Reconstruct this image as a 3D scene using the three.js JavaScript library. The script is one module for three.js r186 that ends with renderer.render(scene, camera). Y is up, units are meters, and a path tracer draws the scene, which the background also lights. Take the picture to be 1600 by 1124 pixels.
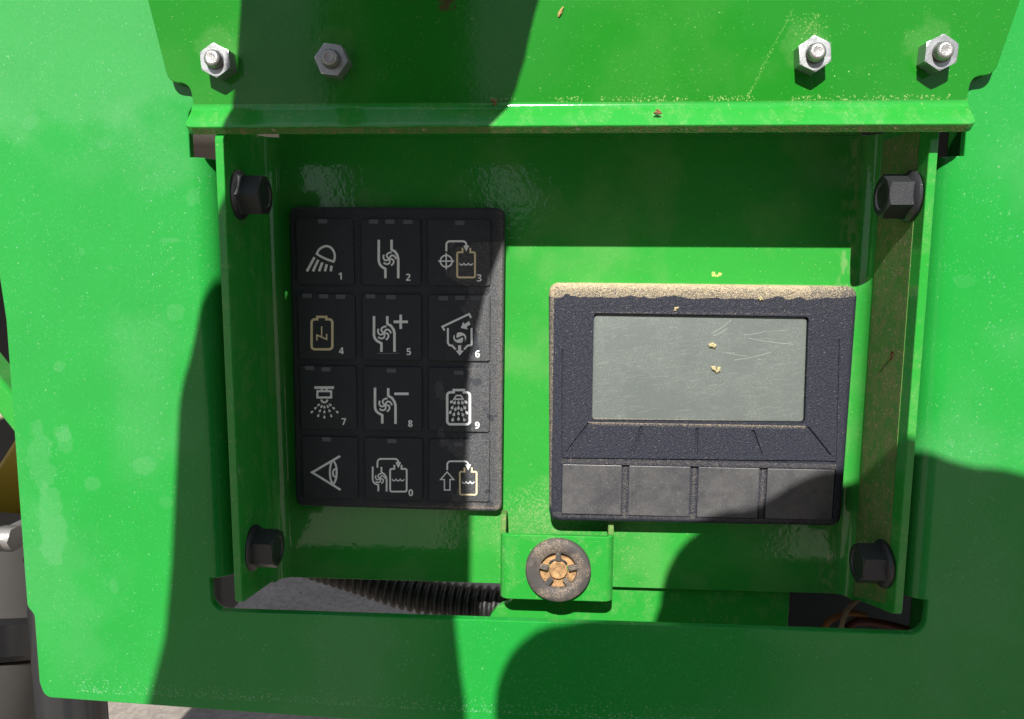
import * as THREE from 'three';
import { MarchingCubes } from 'three/addons/objects/MarchingCubes.js';
import { RoundedBoxGeometry } from 'three/addons/geometries/RoundedBoxGeometry.js';
import { mergeGeometries, toCreasedNormals, mergeVertices } from 'three/addons/utils/BufferGeometryUtils.js';
import { Brush, Evaluator, SUBTRACTION } from 'three-bvh-csg';

// ------------------------------------------------------------------ camera, sky, sun, exposure
const HEIGHT = 1.25;                         // height above the ground of the point of the panel straight in front of the lens (m)
const DIST = 0.235;                          // lens to panel (m)
const F = 1175, CX = 800, CY = 562;          // focal length and centre of the photograph, in its pixels
const AX = new THREE.Vector3(0.99834182, 0.01345032, -0.05597049);   // the panel's axes in the lens's (right, down, forward)
const AY = new THREE.Vector3(0.00609436, -0.99155079, -0.12957582);
const AZ = new THREE.Vector3(-0.05724042, 0.12901985, -0.98998859);
const scene = new THREE.Scene();
const camera = new THREE.PerspectiveCamera(2 * Math.atan(CY / F) * 180 / Math.PI, 1600 / 1124, 0.01, 400);
camera.position.set(0, HEIGHT, DIST);
{
  const right = new THREE.Vector3(AX.x, AY.x, AZ.x), up = new THREE.Vector3(-AX.y, -AY.y, -AZ.y), back = new THREE.Vector3(-AX.z, -AY.z, -AZ.z);
  camera.quaternion.setFromRotationMatrix(new THREE.Matrix4().makeBasis(right, up, back));
}
const SKY = 0.28;                            // brightness of the sky
const SUN = new THREE.Vector3(-0.075, 0.82, 1).normalize();
{ // hazy summer sky with thin cloud, computed
  const w = 512, h = 256, d = new Float32Array(w * h * 4), hash = (x, y) => { const v = Math.sin(x * 127.1 + y * 311.7) * 43758.5453; return v - Math.floor(v); };
  const ns = (x, y, p) => { const X = Math.floor(x), Y = Math.floor(y); let a = x - X, b = y - Y; a = a * a * (3 - 2 * a); b = b * b * (3 - 2 * b); const g = (i, k) => hash(((i % p) + p) % p, k); return (g(X, Y) * (1 - a) + g(X + 1, Y) * a) * (1 - b) + (g(X, Y + 1) * (1 - a) + g(X + 1, Y + 1) * a) * b; };
  for (let y = 0; y < h; y++) for (let x = 0; x < w; x++) {
    const el = ((y + 0.5) / h - 0.5) * Math.PI, u = x / w, e = Math.max(0, Math.sin(el)), k = (y * w + x) * 4;
    let c = 0, a = 0.5; for (const p of [10, 20, 40, 80]) { c += a * ns(u * p, (el / Math.PI) * p * 1.4 + p, p); a *= 0.5; }
    c = Math.min(1, Math.max(0, (c - 0.42) / 0.25)) * 0.6;
    const q = Math.pow(1 - e, 2.5);
    for (let i = 0; i < 3; i++) d[k + i] = SKY * (([0.62, 0.74, 0.98][i] * (1 - q) + [0.95, 1.0, 1.06][i] * q) * (1 - c) + 1.15 * c);
    d[k + 3] = 1;
  }
  const t = new THREE.DataTexture(d, w, h, THREE.RGBAFormat, THREE.FloatType);
  t.mapping = THREE.EquirectangularReflectionMapping; t.magFilter = t.minFilter = THREE.LinearFilter; t.wrapS = THREE.RepeatWrapping; t.needsUpdate = true;
  scene.background = t; scene.environment = t;
}
const sun = new THREE.DirectionalLight(new THREE.Color(1, 0.97, 0.92), 4.4);
sun.position.copy(SUN).multiplyScalar(6).add(new THREE.Vector3(0, HEIGHT, 0));
sun.target.position.set(0, HEIGHT, 0);
sun.castShadow = true; sun.shadow.mapSize.set(4096, 4096); sun.shadow.radius = 1;
Object.assign(sun.shadow.camera, { left: -2.5, right: 2.5, top: 2.5, bottom: -2.5, near: 0.1, far: 14 });
scene.add(sun, sun.target);
const renderer = new THREE.WebGLRenderer({ antialias: true });
renderer.toneMapping = THREE.LinearToneMapping;
renderer.toneMappingExposure = 2.25;
renderer.shadowMap.enabled = true;

// ------------------------------------------------------------------ helpers
let seed = 7;
const rnd = () => { seed = (seed * 1664525 + 1013904223) >>> 0; return seed / 4294967296; };
const rr = (a, b) => a + (b - a) * rnd();
// a pixel of the photograph to a point (mm, panel axes) on the plane z = const or x = const
function ray(px, py) { const v = new THREE.Vector3(px - CX, py - CY, F); return new THREE.Vector3(AX.dot(v), AY.dot(v), AZ.dot(v)); }
function P(px, py, z) { const r = ray(px, py), t = (z - DIST * 1000) / r.z; return new THREE.Vector3(r.x * t, r.y * t, z); }

// value noise on a wrapped lattice
const LAT = 256, lattice = new Float32Array(LAT * LAT);
for (let i = 0; i < lattice.length; i++) lattice[i] = rnd();
function vn(x, y) {
  const xi = Math.floor(x), yi = Math.floor(y); let fx = x - xi, fy = y - yi;
  fx = fx * fx * (3 - 2 * fx); fy = fy * fy * (3 - 2 * fy);
  const x0 = xi & 255, x1 = (xi + 1) & 255, y0 = (yi & 255) * LAT, y1 = ((yi + 1) & 255) * LAT;
  return (lattice[y0 + x0] * (1 - fx) + lattice[y0 + x1] * fx) * (1 - fy) + (lattice[y1 + x0] * (1 - fx) + lattice[y1 + x1] * fx) * fy;
}
const fbm = (x, y, n = 3) => { let s = 0, a = 0.5, t = 0; for (let i = 0; i < n; i++) { s += a * vn(x, y); t += a; x = x * 2.03 + 17.3; y = y * 2.03 + 9.1; a *= 0.5; } return s / t; };
const sm = (a, b, x) => { x = Math.min(1, Math.max(0, (x - a) / (b - a))); return x * x * (3 - 2 * x); };
const toByte = (l) => 255 * Math.min(1, Math.max(0, l <= 0.0031308 ? l * 12.92 : 1.055 * Math.pow(l, 1 / 2.4) - 0.055));

function dataTexture(data, w, h, srgb, wrap) {
  const t = new THREE.DataTexture(data, w, h, THREE.RGBAFormat);
  t.magFilter = THREE.LinearFilter; t.minFilter = THREE.LinearFilter; t.needsUpdate = true;
  if (srgb) t.colorSpace = THREE.SRGBColorSpace;
  if (wrap) t.wrapS = t.wrapT = THREE.RepeatWrapping;
  return t;
}
// painted sheet metal with dust lying on it: x0..x1, y0..y1 in mm; film(x, y) = share of fine dust, specks per square mm, clumps placed one by one
function paintTexture(x0, x1, y0, y1, ppm, o) {
  const w = Math.round((x1 - x0) * ppm), h = Math.round((y1 - y0) * ppm), lin = new Float32Array(w * h * 3);
  const b = o.base, d = o.dust || [0.4, 0.42, 0.27];
  for (let j = 0; j < h; j++) for (let i = 0; i < w; i++) {
    const x = x0 + (i + 0.5) / ppm, y = y0 + (j + 0.5) / ppm;
    const tone = 1 + 0.10 * (fbm(x * 0.07 + 40, y * 0.07 + 11, 3) - 0.5) + 0.05 * (vn(x * 3.1, y * 3.1) - 0.5);
    const grain = vn(x * 4.3 + 5, y * 4.3 + 3) * 0.6 + vn(x * 2.1 + 90, y * 2.1) * 0.4;
    const f = Math.min(0.95, Math.max(0, o.film(x, y, grain)));
    const k = (j * w + i) * 3;
    for (let c = 0; c < 3; c++) lin[k + c] = b[c] * tone * (1 - f) + d[c] * f;
  }
  const stamp = (x, y, r, a, col = d) => {
    const ci = (x - x0) * ppm, cj = (y - y0) * ppm, R = r * ppm, n = Math.ceil(R + 1);
    for (let j = -n; j <= n; j++) for (let i = -n; i <= n; i++) {
      const X = Math.round(ci) + i, Y = Math.round(cj) + j; if (X < 0 || Y < 0 || X >= w || Y >= h) continue;
      const q = Math.hypot(X + 0.5 - ci, Y + 0.5 - cj), s = a * (1 - sm(R - 0.6, R + 0.6, q)); if (s <= 0) continue;
      const k = (Y * w + X) * 3; for (let c = 0; c < 3; c++) lin[k + c] += (col[c] - lin[k + c]) * s;
    }
  };
  const n = (o.specks || 0) * (x1 - x0) * (y1 - y0);
  for (let i = 0; i < n; i++) {
    const x = rr(x0, x1), y = rr(y0, y1); if (rnd() > 0.25 + 1.5 * sm(0.35, 0.75, fbm(x * 0.12 + 7, y * 0.12 + 70, 3))) continue;
    stamp(x, y, rr(0.04, 0.1) * (rnd() < 0.05 ? 2 : 1), rr(0.2, 0.75), [d[0] * rr(0.8, 1.4), d[1] * rr(0.9, 1.4), d[2] * rr(0.8, 1.5)]);
  }
  if (o.extra) o.extra(stamp);
  const out = new Uint8Array(w * h * 4);
  for (let i = 0; i < w * h; i++) { for (let c = 0; c < 3; c++) out[i * 4 + c] = toByte(lin[i * 3 + c]); out[i * 4 + 3] = 255; }
  const t = dataTexture(out, w, h, true, false);
  t.repeat.set(1000 / (x1 - x0), 1000 / (y1 - y0)); t.offset.set(-x0 / (x1 - x0), -y0 / (y1 - y0));
  return t;
}
// grey tile for bump or roughness; size in mm
function tile(n, size, fn) {
  const out = new Uint8Array(n * n * 4);
  for (let j = 0; j < n; j++) for (let i = 0; i < n; i++) { const v = 255 * Math.min(1, Math.max(0, fn(i / n, j / n))); const k = (j * n + i) * 4; out[k] = out[k + 1] = out[k + 2] = v; out[k + 3] = 255; }
  const t = dataTexture(out, n, n, false, true); t.repeat.set(1000 / size, 1000 / size); return t;
}
const wrapN = (u, v, f, o = 0) => { // noise that repeats at u, v = 1
  const x = u * f, y = v * f, X = Math.floor(x), Y = Math.floor(y); let fx = x - X, fy = y - Y; fx = fx * fx * (3 - 2 * fx); fy = fy * fy * (3 - 2 * fy);
  const g = (a, b) => lattice[((((b % f) + f) % f + o) & 255) * LAT + ((((a % f) + f) % f + o * 3) & 255)];
  return (g(X, Y) * (1 - fx) + g(X + 1, Y) * fx) * (1 - fy) + (g(X, Y + 1) * (1 - fx) + g(X + 1, Y + 1) * fx) * fy;
};
const orangePeel = tile(512, 40, (u, v) => 0.5 * wrapN(u, v, 26, 3) + 0.35 * wrapN(u, v, 52, 9) + 0.15 * wrapN(u, v, 128, 21));
const leather = tile(512, 10, (u, v) => { const a = Math.abs(wrapN(u, v, 30, 5) - 0.5) * 2, b = Math.abs(wrapN(u, v, 44, 15) - 0.5) * 2; return Math.min(1, 0.6 * a + 0.6 * b); });
const fineGrain = tile(512, 20, (u, v) => 0.6 * wrapN(u, v, 128, 2) + 0.4 * wrapN(u, v, 64, 30));
const wearRough = tile(512, 60, (u, v) => 0.55 + 0.45 * (0.5 * wrapN(u, v, 8, 2) + 0.3 * wrapN(u, v, 20, 8) + 0.2 * wrapN(u, v, 90, 1)));

// geometry (mm, panel axes)
function planarUV(g, mode) { // metres, by the way each face points
  if (g.index) g = g.toNonIndexed();
  const p = g.attributes.position, uv = new Float32Array(p.count * 2), a = new THREE.Vector3(), b = new THREE.Vector3(), c = new THREE.Vector3();
  for (let i = 0; i < p.count; i += 3) {
    a.fromBufferAttribute(p, i); b.fromBufferAttribute(p, i + 1); c.fromBufferAttribute(p, i + 2);
    const n = b.clone().sub(a).cross(c.clone().sub(a)); const ax = Math.abs(n.x), ay = Math.abs(n.y), az = Math.abs(n.z);
    [a, b, c].forEach((q, k) => {
      const [u, v] = mode ? [q.x + q.z * (mode.ux || 0), q.y] : az >= ax * 0.7 && az >= ay * 0.7 ? [q.x, q.y] : ax > ay ? [q.z, q.y] : [q.x, q.z];
      uv[(i + k) * 2] = u / 1000; uv[(i + k) * 2 + 1] = v / 1000;
    });
  }
  g.setAttribute('uv', new THREE.BufferAttribute(uv, 2)); return g;
}
function clean(g) { if (g.index) g = g.toNonIndexed(); for (const k of Object.keys(g.attributes)) if (!['position', 'normal', 'uv'].includes(k)) g.deleteAttribute(k); g.clearGroups(); return g; }
const join = (list) => mergeGeometries(list.map(clean));
const shapeOf = (pts) => new THREE.Shape(pts.map(([x, y]) => new THREE.Vector2(x, y)));
function roundRect(x0, x1, y0, y1, r, S = new THREE.Shape()) {
  S.moveTo(x0 + r, y0); S.lineTo(x1 - r, y0); S.absarc(x1 - r, y0 + r, r, -Math.PI / 2, 0); S.lineTo(x1, y1 - r); S.absarc(x1 - r, y1 - r, r, 0, Math.PI / 2);
  S.lineTo(x0 + r, y1); S.absarc(x0 + r, y1 - r, r, Math.PI / 2, Math.PI); S.lineTo(x0, y0 + r); S.absarc(x0 + r, y0 + r, r, Math.PI, Math.PI * 1.5); return S;
}
function rounded(pts, r) { // polygon with rounded corners; r a number or one per corner
  const S = new THREE.Shape(), n = pts.length, V = pts.map(([x, y]) => new THREE.Vector2(x, y));
  for (let i = 0; i < n; i++) {
    const p = V[i], a = V[(i + n - 1) % n], b = V[(i + 1) % n], R = Array.isArray(r) ? r[i] : r;
    const da = a.clone().sub(p), db = b.clone().sub(p), s = Math.min(R, da.length() / 2.05, db.length() / 2.05);
    const q = p.clone().add(da.setLength(s)), t = p.clone().add(db.setLength(s));
    if (i) S.lineTo(q.x, q.y); else S.moveTo(q.x, q.y);
    if (s > 0.01) S.quadraticCurveTo(p.x, p.y, t.x, t.y);
  }
  S.closePath(); return S;
}
function sheet(shape, z0, z1, bevel = 0.3, seg = 2, cs = 10) { // flat plate, outline kept, edges rounded
  const g = new THREE.ExtrudeGeometry(shape, { depth: z1 - z0 - 2 * bevel, bevelEnabled: bevel > 0, bevelThickness: bevel, bevelSize: bevel, bevelOffset: -bevel, bevelSegments: seg, curveSegments: cs });
  g.translate(0, 0, z0 + bevel); return toCreasedNormals(clean(g), 0.3);
}
function prismY(pts, y0, y1, bevel = 0.25) { const g = sheet(shapeOf(pts.map(([x, z]) => [x, -z])), y0, y1, bevel, 1); g.rotateX(-Math.PI / 2); return toCreasedNormals(clean(g), 0.3); }
function prismX(shape, x0, x1, bevel = 0.25) { const g = sheet(shape, x0, x1, bevel, 2); g.rotateY(Math.PI / 2); return g; }   // shape in (-z, y)
function arc(cx, cy, r, a0, a1, n = 10) { const o = []; for (let i = 0; i <= n; i++) { const a = a0 + (a1 - a0) * i / n; o.push([cx + r * Math.cos(a), cy + r * Math.sin(a)]); } return o; }
const box = (x0, x1, y0, y1, z0, z1, r = 0.5, seg = 2) => new RoundedBoxGeometry(x1 - x0, y1 - y0, z1 - z0, seg, r).translate((x0 + x1) / 2, (y0 + y1) / 2, (z0 + z1) / 2);

const taken = {};
function numbered(name) { taken[name] = (taken[name] || 0) + 1; return taken[name] === 1 ? name : `${name}_${String(taken[name] - 1).padStart(3, '0')}`; }
function thing(name, label, category, base, group) { // base in mm
  const g = new THREE.Group(); g.name = numbered(name); g.userData = { label, category }; if (group) g.userData.group = group;
  g.position.set(base[0] / 1000, HEIGHT + base[1] / 1000, base[2] / 1000); g.userData.base = base; scene.add(g); return g;
}
function part(parent, name, g, mat, mode) { // geometry in mm, panel axes; parent a thing, or a part of one
  g = planarUV(clean(g), mode);
  let t = parent; while (!t.userData.base) t = t.parent;
  const b = t.userData.base; g.translate(-b[0], -b[1], -b[2]); g.scale(0.001, 0.001, 0.001);
  const m = new THREE.Mesh(g, mat); m.name = name; m.castShadow = m.receiveShadow = true; parent.add(m); return m;
}

// ------------------------------------------------------------------ materials
const M = {};
const paint = (map, o = {}) => new THREE.MeshPhysicalMaterial({ map, roughness: 0.14, specularIntensity: 0.8, bumpMap: orangePeel, bumpScale: 0.00002, ...o });
const GREEN = [0.011, 0.232, 0.024];
// where the photograph shows dried splashes and wiped dust on the panel (pixels of the photograph: x, y, radius x, radius y, strength)
const stains = [[62, 720, 26, 60, .16], [80, 820, 28, 80, .17], [98, 690, 16, 26, .14], [95, 677, 16, 17, .16], [145, 755, 16, 12, .16], [92, 572, 11, 11, .16], [228, 730, 22, 20, .13], [48, 190, 16, 12, .12], [160, 225, 12, 9, .1],
  [275, 490, 16, 15, .13], [128, 393, 7, 8, .14], [172, 418, 6, 5, .14], [300, 310, 14, 16, .13], [262, 376, 20, 4, .16], [178, 918, 9, 14, .14], [260, 785, 14, 12, .1], [250, 215, 90, 22, .0], [1340, 560, 12, 12, .1], [1505, 440, 22, 10, .08], [1485, 690, 9, 8, .12], [1350, 480, 9, 9, .1]].map(([px, py, rx, ry, s]) => { const p = P(px, py, 0); return [p.x, p.y, rx / 5, ry / 5, s]; });
const panelMap = paintTexture(-205, 175, -165, 105, 5.3, {
  base: [0.010, 0.219, 0.029], dust: [0.24, 0.37, 0.26], specks: 0.5,
  film(x, y, g) {
    let f = 0.01 + 0.08 * sm(0.45, 0.75, fbm(x * 0.03 + 3, y * 0.03 + 8, 4)) * (0.4 + g) + 0.05 * g * sm(0.35, 0.6, fbm(x * 0.011, y * 0.011 + 31, 2));
    if (x < 0) f += 0.10 * sm(-5, 5, y - 42 + 14 * (fbm(x * 0.05, y * 0.05, 4) - 0.5) * 2 - 0.1 * (x + 150)) * (0.8 + 0.3 * g);   // dried film over the upper left, with its own wavy tide line
    for (const [sx, sy, rx, ry, s] of stains) { const q = Math.hypot((x - sx) / rx, (y - sy) / ry) + 1.1 * (fbm(x * 0.3, y * 0.3 + sx, 4) - 0.5); f += s * 0.45 * (1 - sm(0.78, 1.0, q)) * (0.7 + 0.6 * g); }
    return f;
  },
  extra(stamp) {
    for (let i = 0; i < 900; i++) { const x = rr(-165, 60), y = -150.2 - 0.012 * (x + 165) + Math.abs(rr(-1, 1) * rr(0, 1)) * 7; stamp(x, y + 1, rr(.08, .22), rr(.3, .8)); }   // grit caught along the lower edge
    for (let i = 0; i < 260; i++) { const a = i % 4, x = [-112, 128, -125, 135][a] + rr(-5, 5), y = rr(-100, 30); stamp(x, y, rr(.1, .3), rr(.1, .35)); }
  },
});
const plateMap = paintTexture(-104, 112, -122, 62, 7, {
  base: GREEN, dust: [0.31, 0.36, 0.19], specks: 0.35,
  film(x, y, g) {
    let f = 0.05 + 0.12 * sm(0.42, 0.75, fbm(x * 0.06 + 3, y * 0.06 + 8, 4)) * (0.3 + g);
    const near = Math.hypot((x - 3) / 34, (y + 94) / 16) + 0.6 * (fbm(x * 0.15, y * 0.15 + 5, 3) - 0.5);           // grit round the clip bracket
    f += 0.3 * (1 - sm(0.5, 1.1, near)) * sm(0.5, 0.75, fbm(x * 2.4, y * 2.4 + 4, 3));
    f += 0.3 * (1 - sm(0, 5, Math.abs(x - 100))) * sm(0.42, 0.7, fbm(x * 0.7 + 9, y * 0.35, 3));                      // dust in the bend on the right
    return f;
  },
  extra(stamp) {
    for (let i = 0; i < 700; i++) { const x = rr(-24, 36), y = rr(-118, -88); if (vn(x * .35, y * .35) > .5) stamp(x, y, rr(.06, .22), rr(.2, .8), [0.4, 0.36, 0.18]); }
    for (const [x, y] of [[55, -4], [57, -4.2]]) for (let i = 0; i < 9; i++) stamp(x + rr(-.8, .8), y + rr(-.6, .6), .3, .8, [.45, .45, .15]);
  },
});
const lidMap = paintTexture(-135, 140, 28, 112, 7, {
  base: [0.009, 0.147, 0.010], dust: [0.3, 0.4, 0.19], specks: 0.24,
  film(x, y, g) {
    let f = 0.006 + 0.035 * sm(0.5, 0.75, fbm(x * 0.05 + 31, y * 0.05 + 8, 4)) * (0.3 + g);
    if (y < 47) f += 0.07 * (0.4 + g) * sm(0.3, 0.6, fbm(x * 0.1, y * 0.6, 3));
    for (const [bx, by] of [[-101, 58.5], [-66, 58.5], [72, 58.7], [107, 58.7]]) { const q = Math.hypot(x - bx + 1, y - by - 4) + 5 * (fbm(x * 0.4, y * 0.4, 3) - 0.5); f += 0.09 * (1 - sm(4.5, 8, q)) * (0.2 + g); }
    return f;
  },
  extra(stamp) {
    let path = [[67, 72], [64, 66], [60, 58], [57, 51], [55, 48]]; for (let s = 0; s < 4; s++) for (let i = 0; i < 46; i++) stamp(path[s][0] + (path[s + 1][0] - path[s][0]) * i / 46 + rr(-.4, .4), path[s][1] + (path[s + 1][1] - path[s][1]) * i / 46 + rr(-.4, .4), rr(.04, .11), rr(0, .6), [.42, .5, .2]);
    for (let i = 0; i < 380; i++) { const x = rr(-20, 120); if (vn(x * .2, 3) > .45) stamp(x, 47.6 + rr(-.7, .8), rr(.08, .22), rr(.2, .7), [.42, .45, .2]); }
    for (let i = 0; i < 90; i++) stamp(-33 + rr(-3.5, 3.5) * rnd(), 75 + rr(-2, 2.5), rr(.2, .7), rr(.3, .8), [.06, .055, .02]);                                             // a smear of mud
    for (let i = 0; i < 150; i++) stamp(74 + rr(-10, 5) * rnd(), 67 + rr(-3.5, 4), rr(.05, .16), rr(.15, .6), [.36, .4, .14]);
  },
});
const dirtyTile = (() => { // paint under a thick coat of brown dust
  const n = 512, out = new Uint8Array(n * n * 4);
  for (let j = 0; j < n; j++) for (let i = 0; i < n; i++) {
    const u = i / n, v = j / n, g = wrapN(u, v, 128, 4) * .5 + wrapN(u, v, 64, 44) * .5, q = wrapN(u, v, 16, 12) * .6 + wrapN(u, v, 32, 60) * .4, f = 0.25 + 0.5 * sm(.3, .7, q) * g + .25 * sm(.55, .8, g), k = (j * n + i) * 4;
    const d = [0.2, 0.16, 0.085]; for (let c = 0; c < 3; c++) out[k + c] = toByte([0.014, 0.18, 0.018][c] * (1 - f) + d[c] * f + (g > .8 ? .1 : 0)); out[k + 3] = 255;
  }
  const t = dataTexture(out, n, n, true, true); t.repeat.set(1000 / 45, 1000 / 45); return t;
})();
const plainTile = (() => {
  const n = 512, out = new Uint8Array(n * n * 4);
  for (let j = 0; j < n; j++) for (let i = 0; i < n; i++) {
    const u = i / n, v = j / n, g = wrapN(u, v, 128, 4), q = wrapN(u, v, 12, 12) * .6 + wrapN(u, v, 32, 60) * .4, f = 0.03 + .14 * sm(.45, .8, q) * g + (g > .93 ? .4 : 0), k = (j * n + i) * 4;
    for (let c = 0; c < 3; c++) out[k + c] = toByte(GREEN[c] * (1 - f) + [.31, .35, .19][c] * f); out[k + 3] = 255;
  }
  const t = dataTexture(out, n, n, true, true); t.repeat.set(1000 / 55, 1000 / 55); return t;
})();
M.panel = paint(panelMap, { roughness: 0.18, specularIntensity: 0.6 }); M.plate = paint(plateMap, { roughness: 0.07, specularIntensity: 1, bumpScale: 0.00004 }); M.lid = paint(lidMap, { roughness: 0.12, specularIntensity: 0.6 });
M.greenPlain = paint(plainTile); M.greenDusty = paint(dirtyTile, { roughness: 0.95, specularIntensity: 0.3, bumpMap: fineGrain, bumpScale: 0.00015 });
M.zinc = new THREE.MeshPhysicalMaterial({ color: new THREE.Color(0.36, 0.37, 0.37), metalness: 0.8, roughness: 0.5, roughnessMap: wearRough, bumpMap: fineGrain, bumpScale: 0.000025 });
M.stud = new THREE.MeshPhysicalMaterial({ color: new THREE.Color(0.32, 0.31, 0.3), metalness: 0.8, roughness: 0.45, bumpMap: fineGrain, bumpScale: 0.00008 });
M.blackOxide = new THREE.MeshPhysicalMaterial({ color: new THREE.Color(0.017, 0.0175, 0.02), metalness: 0.0, roughness: 0.5, roughnessMap: wearRough, bumpMap: fineGrain, bumpScale: 0.00005 });

// ------------------------------------------------------------------ ground and the machine behind
{
  const t = (() => {
    const n = 1024, out = new Uint8Array(n * n * 4);
    for (let j = 0; j < n; j++) for (let i = 0; i < n; i++) {
      const u = i / n, v = j / n, a = wrapN(u, v, 10, 3) * .5 + wrapN(u, v, 24, 9) * .3 + wrapN(u, v, 60, 5) * .2, g = wrapN(u, v, 128, 7) * .5 + wrapN(u, v, 250, 17) * .5, q = .72 + .35 * (a - .5) + .45 * (g - .5), k = (j * n + i) * 4;
      for (let c = 0; c < 3; c++) out[k + c] = toByte([.28, .24, .205][c] * q); out[k + 3] = 255;
    }
    const x = dataTexture(out, n, n, true, true); x.repeat.set(160, 160); return x;
  })();
  const g = new THREE.Mesh(new THREE.PlaneGeometry(240, 240).rotateX(-Math.PI / 2), new THREE.MeshStandardMaterial({ map: t, roughness: 0.95 }));
  g.name = 'ground'; g.receiveShadow = true; g.userData = { kind: 'structure', label: 'dusty tan concrete yard', category: 'ground' }; scene.add(g);
}
{ // the tank that the panel is fixed to: it shades the ground behind the panel
  const tank = thing('liquid_tank', 'large grey beige plastic tank on legs behind the green panel', 'tank', [0, -HEIGHT * 1000, -900]);
  M.tank = new THREE.MeshStandardMaterial({ color: new THREE.Color(0.2, 0.178, 0.155), roughness: 0.55, bumpMap: fineGrain, bumpScale: 0.0002 });
  part(tank, 'shell', box(-1700, 1300, 70, 1150, -1700, -330, 90, 6), M.tank);
  const steel = M.frameSteel = new THREE.MeshStandardMaterial({ color: new THREE.Color(0.02, 0.02, 0.022), roughness: 0.6 });
  for (const [x, z] of [[-1600, -500], [1200, -500], [-1600, -1550], [1200, -1550]]) part(tank, 'leg', box(x - 40, x + 40, -HEIGHT * 1000, 75, z - 40, z + 40, 6), steel);
  part(tank, 'panel_post', box(150, 210, -HEIGHT * 1000, 120, -75, -20, 4), M.greenPlain);
  part(tank, 'post_arm', box(155, 205, 100, 150, -340, -60, 4), M.greenPlain);
}

// ------------------------------------------------------------------ big sheet metal panel
const OX0 = -114.5, OX1 = 120, OY0 = -118, OY1 = 48, NY0 = -106.3, NY1 = 31.6;
{
  const panel = thing('sheet_metal_panel', 'big bright green sheet metal panel with a rectangular opening, dusty all over', 'panel', [0, -154, 0]);
  const px = (x, y) => { const p = P(x, y, 0); return [p.x, p.y]; };
  const S = rounded([[-186, 100], [-180.2, 0], px(9, 500), px(42, 948), px(53, 961), px(61, 1066), [px(85, 1092)[0] - 3.6, px(85, 1092)[1] + 0.3], px(520, 1123), [170, -158], [172, 100]], [5, 0, 0, 1.2, 1.2, 0, 5, 0, 2, 5]);
  const hole = new THREE.Path(); roundRect(OX0, OX1, OY0, OY1, 5, hole); S.holes.push(hole);
  const sides = [];
  // left and right sides of the opening are rolled back into return flanges between the corner reliefs
  const roll = (xt, s) => [[-0.36, 0], ...arc(0, -7, 7, Math.PI / 2, 0, 12), [7, -30], [4, -30], ...arc(0, -7, 4, 0, Math.PI / 2, 12), [-0.36, -3]].map(([a, b]) => [xt + s * a, b]);
  sides.push(prismY(roll(OX0, 1), NY0, NY1, 0.2)); sides.push(prismY(roll(OX1, -1).reverse(), NY0, NY1, 0.2));
  part(panel, 'face', sheet(S, -3, 0, 0.35, 2, 16), M.panel, {});
  sides.forEach((g, i) => part(panel, 'return_flange', g, M.panel, { ux: i ? 1 : -1 }));
}

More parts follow.
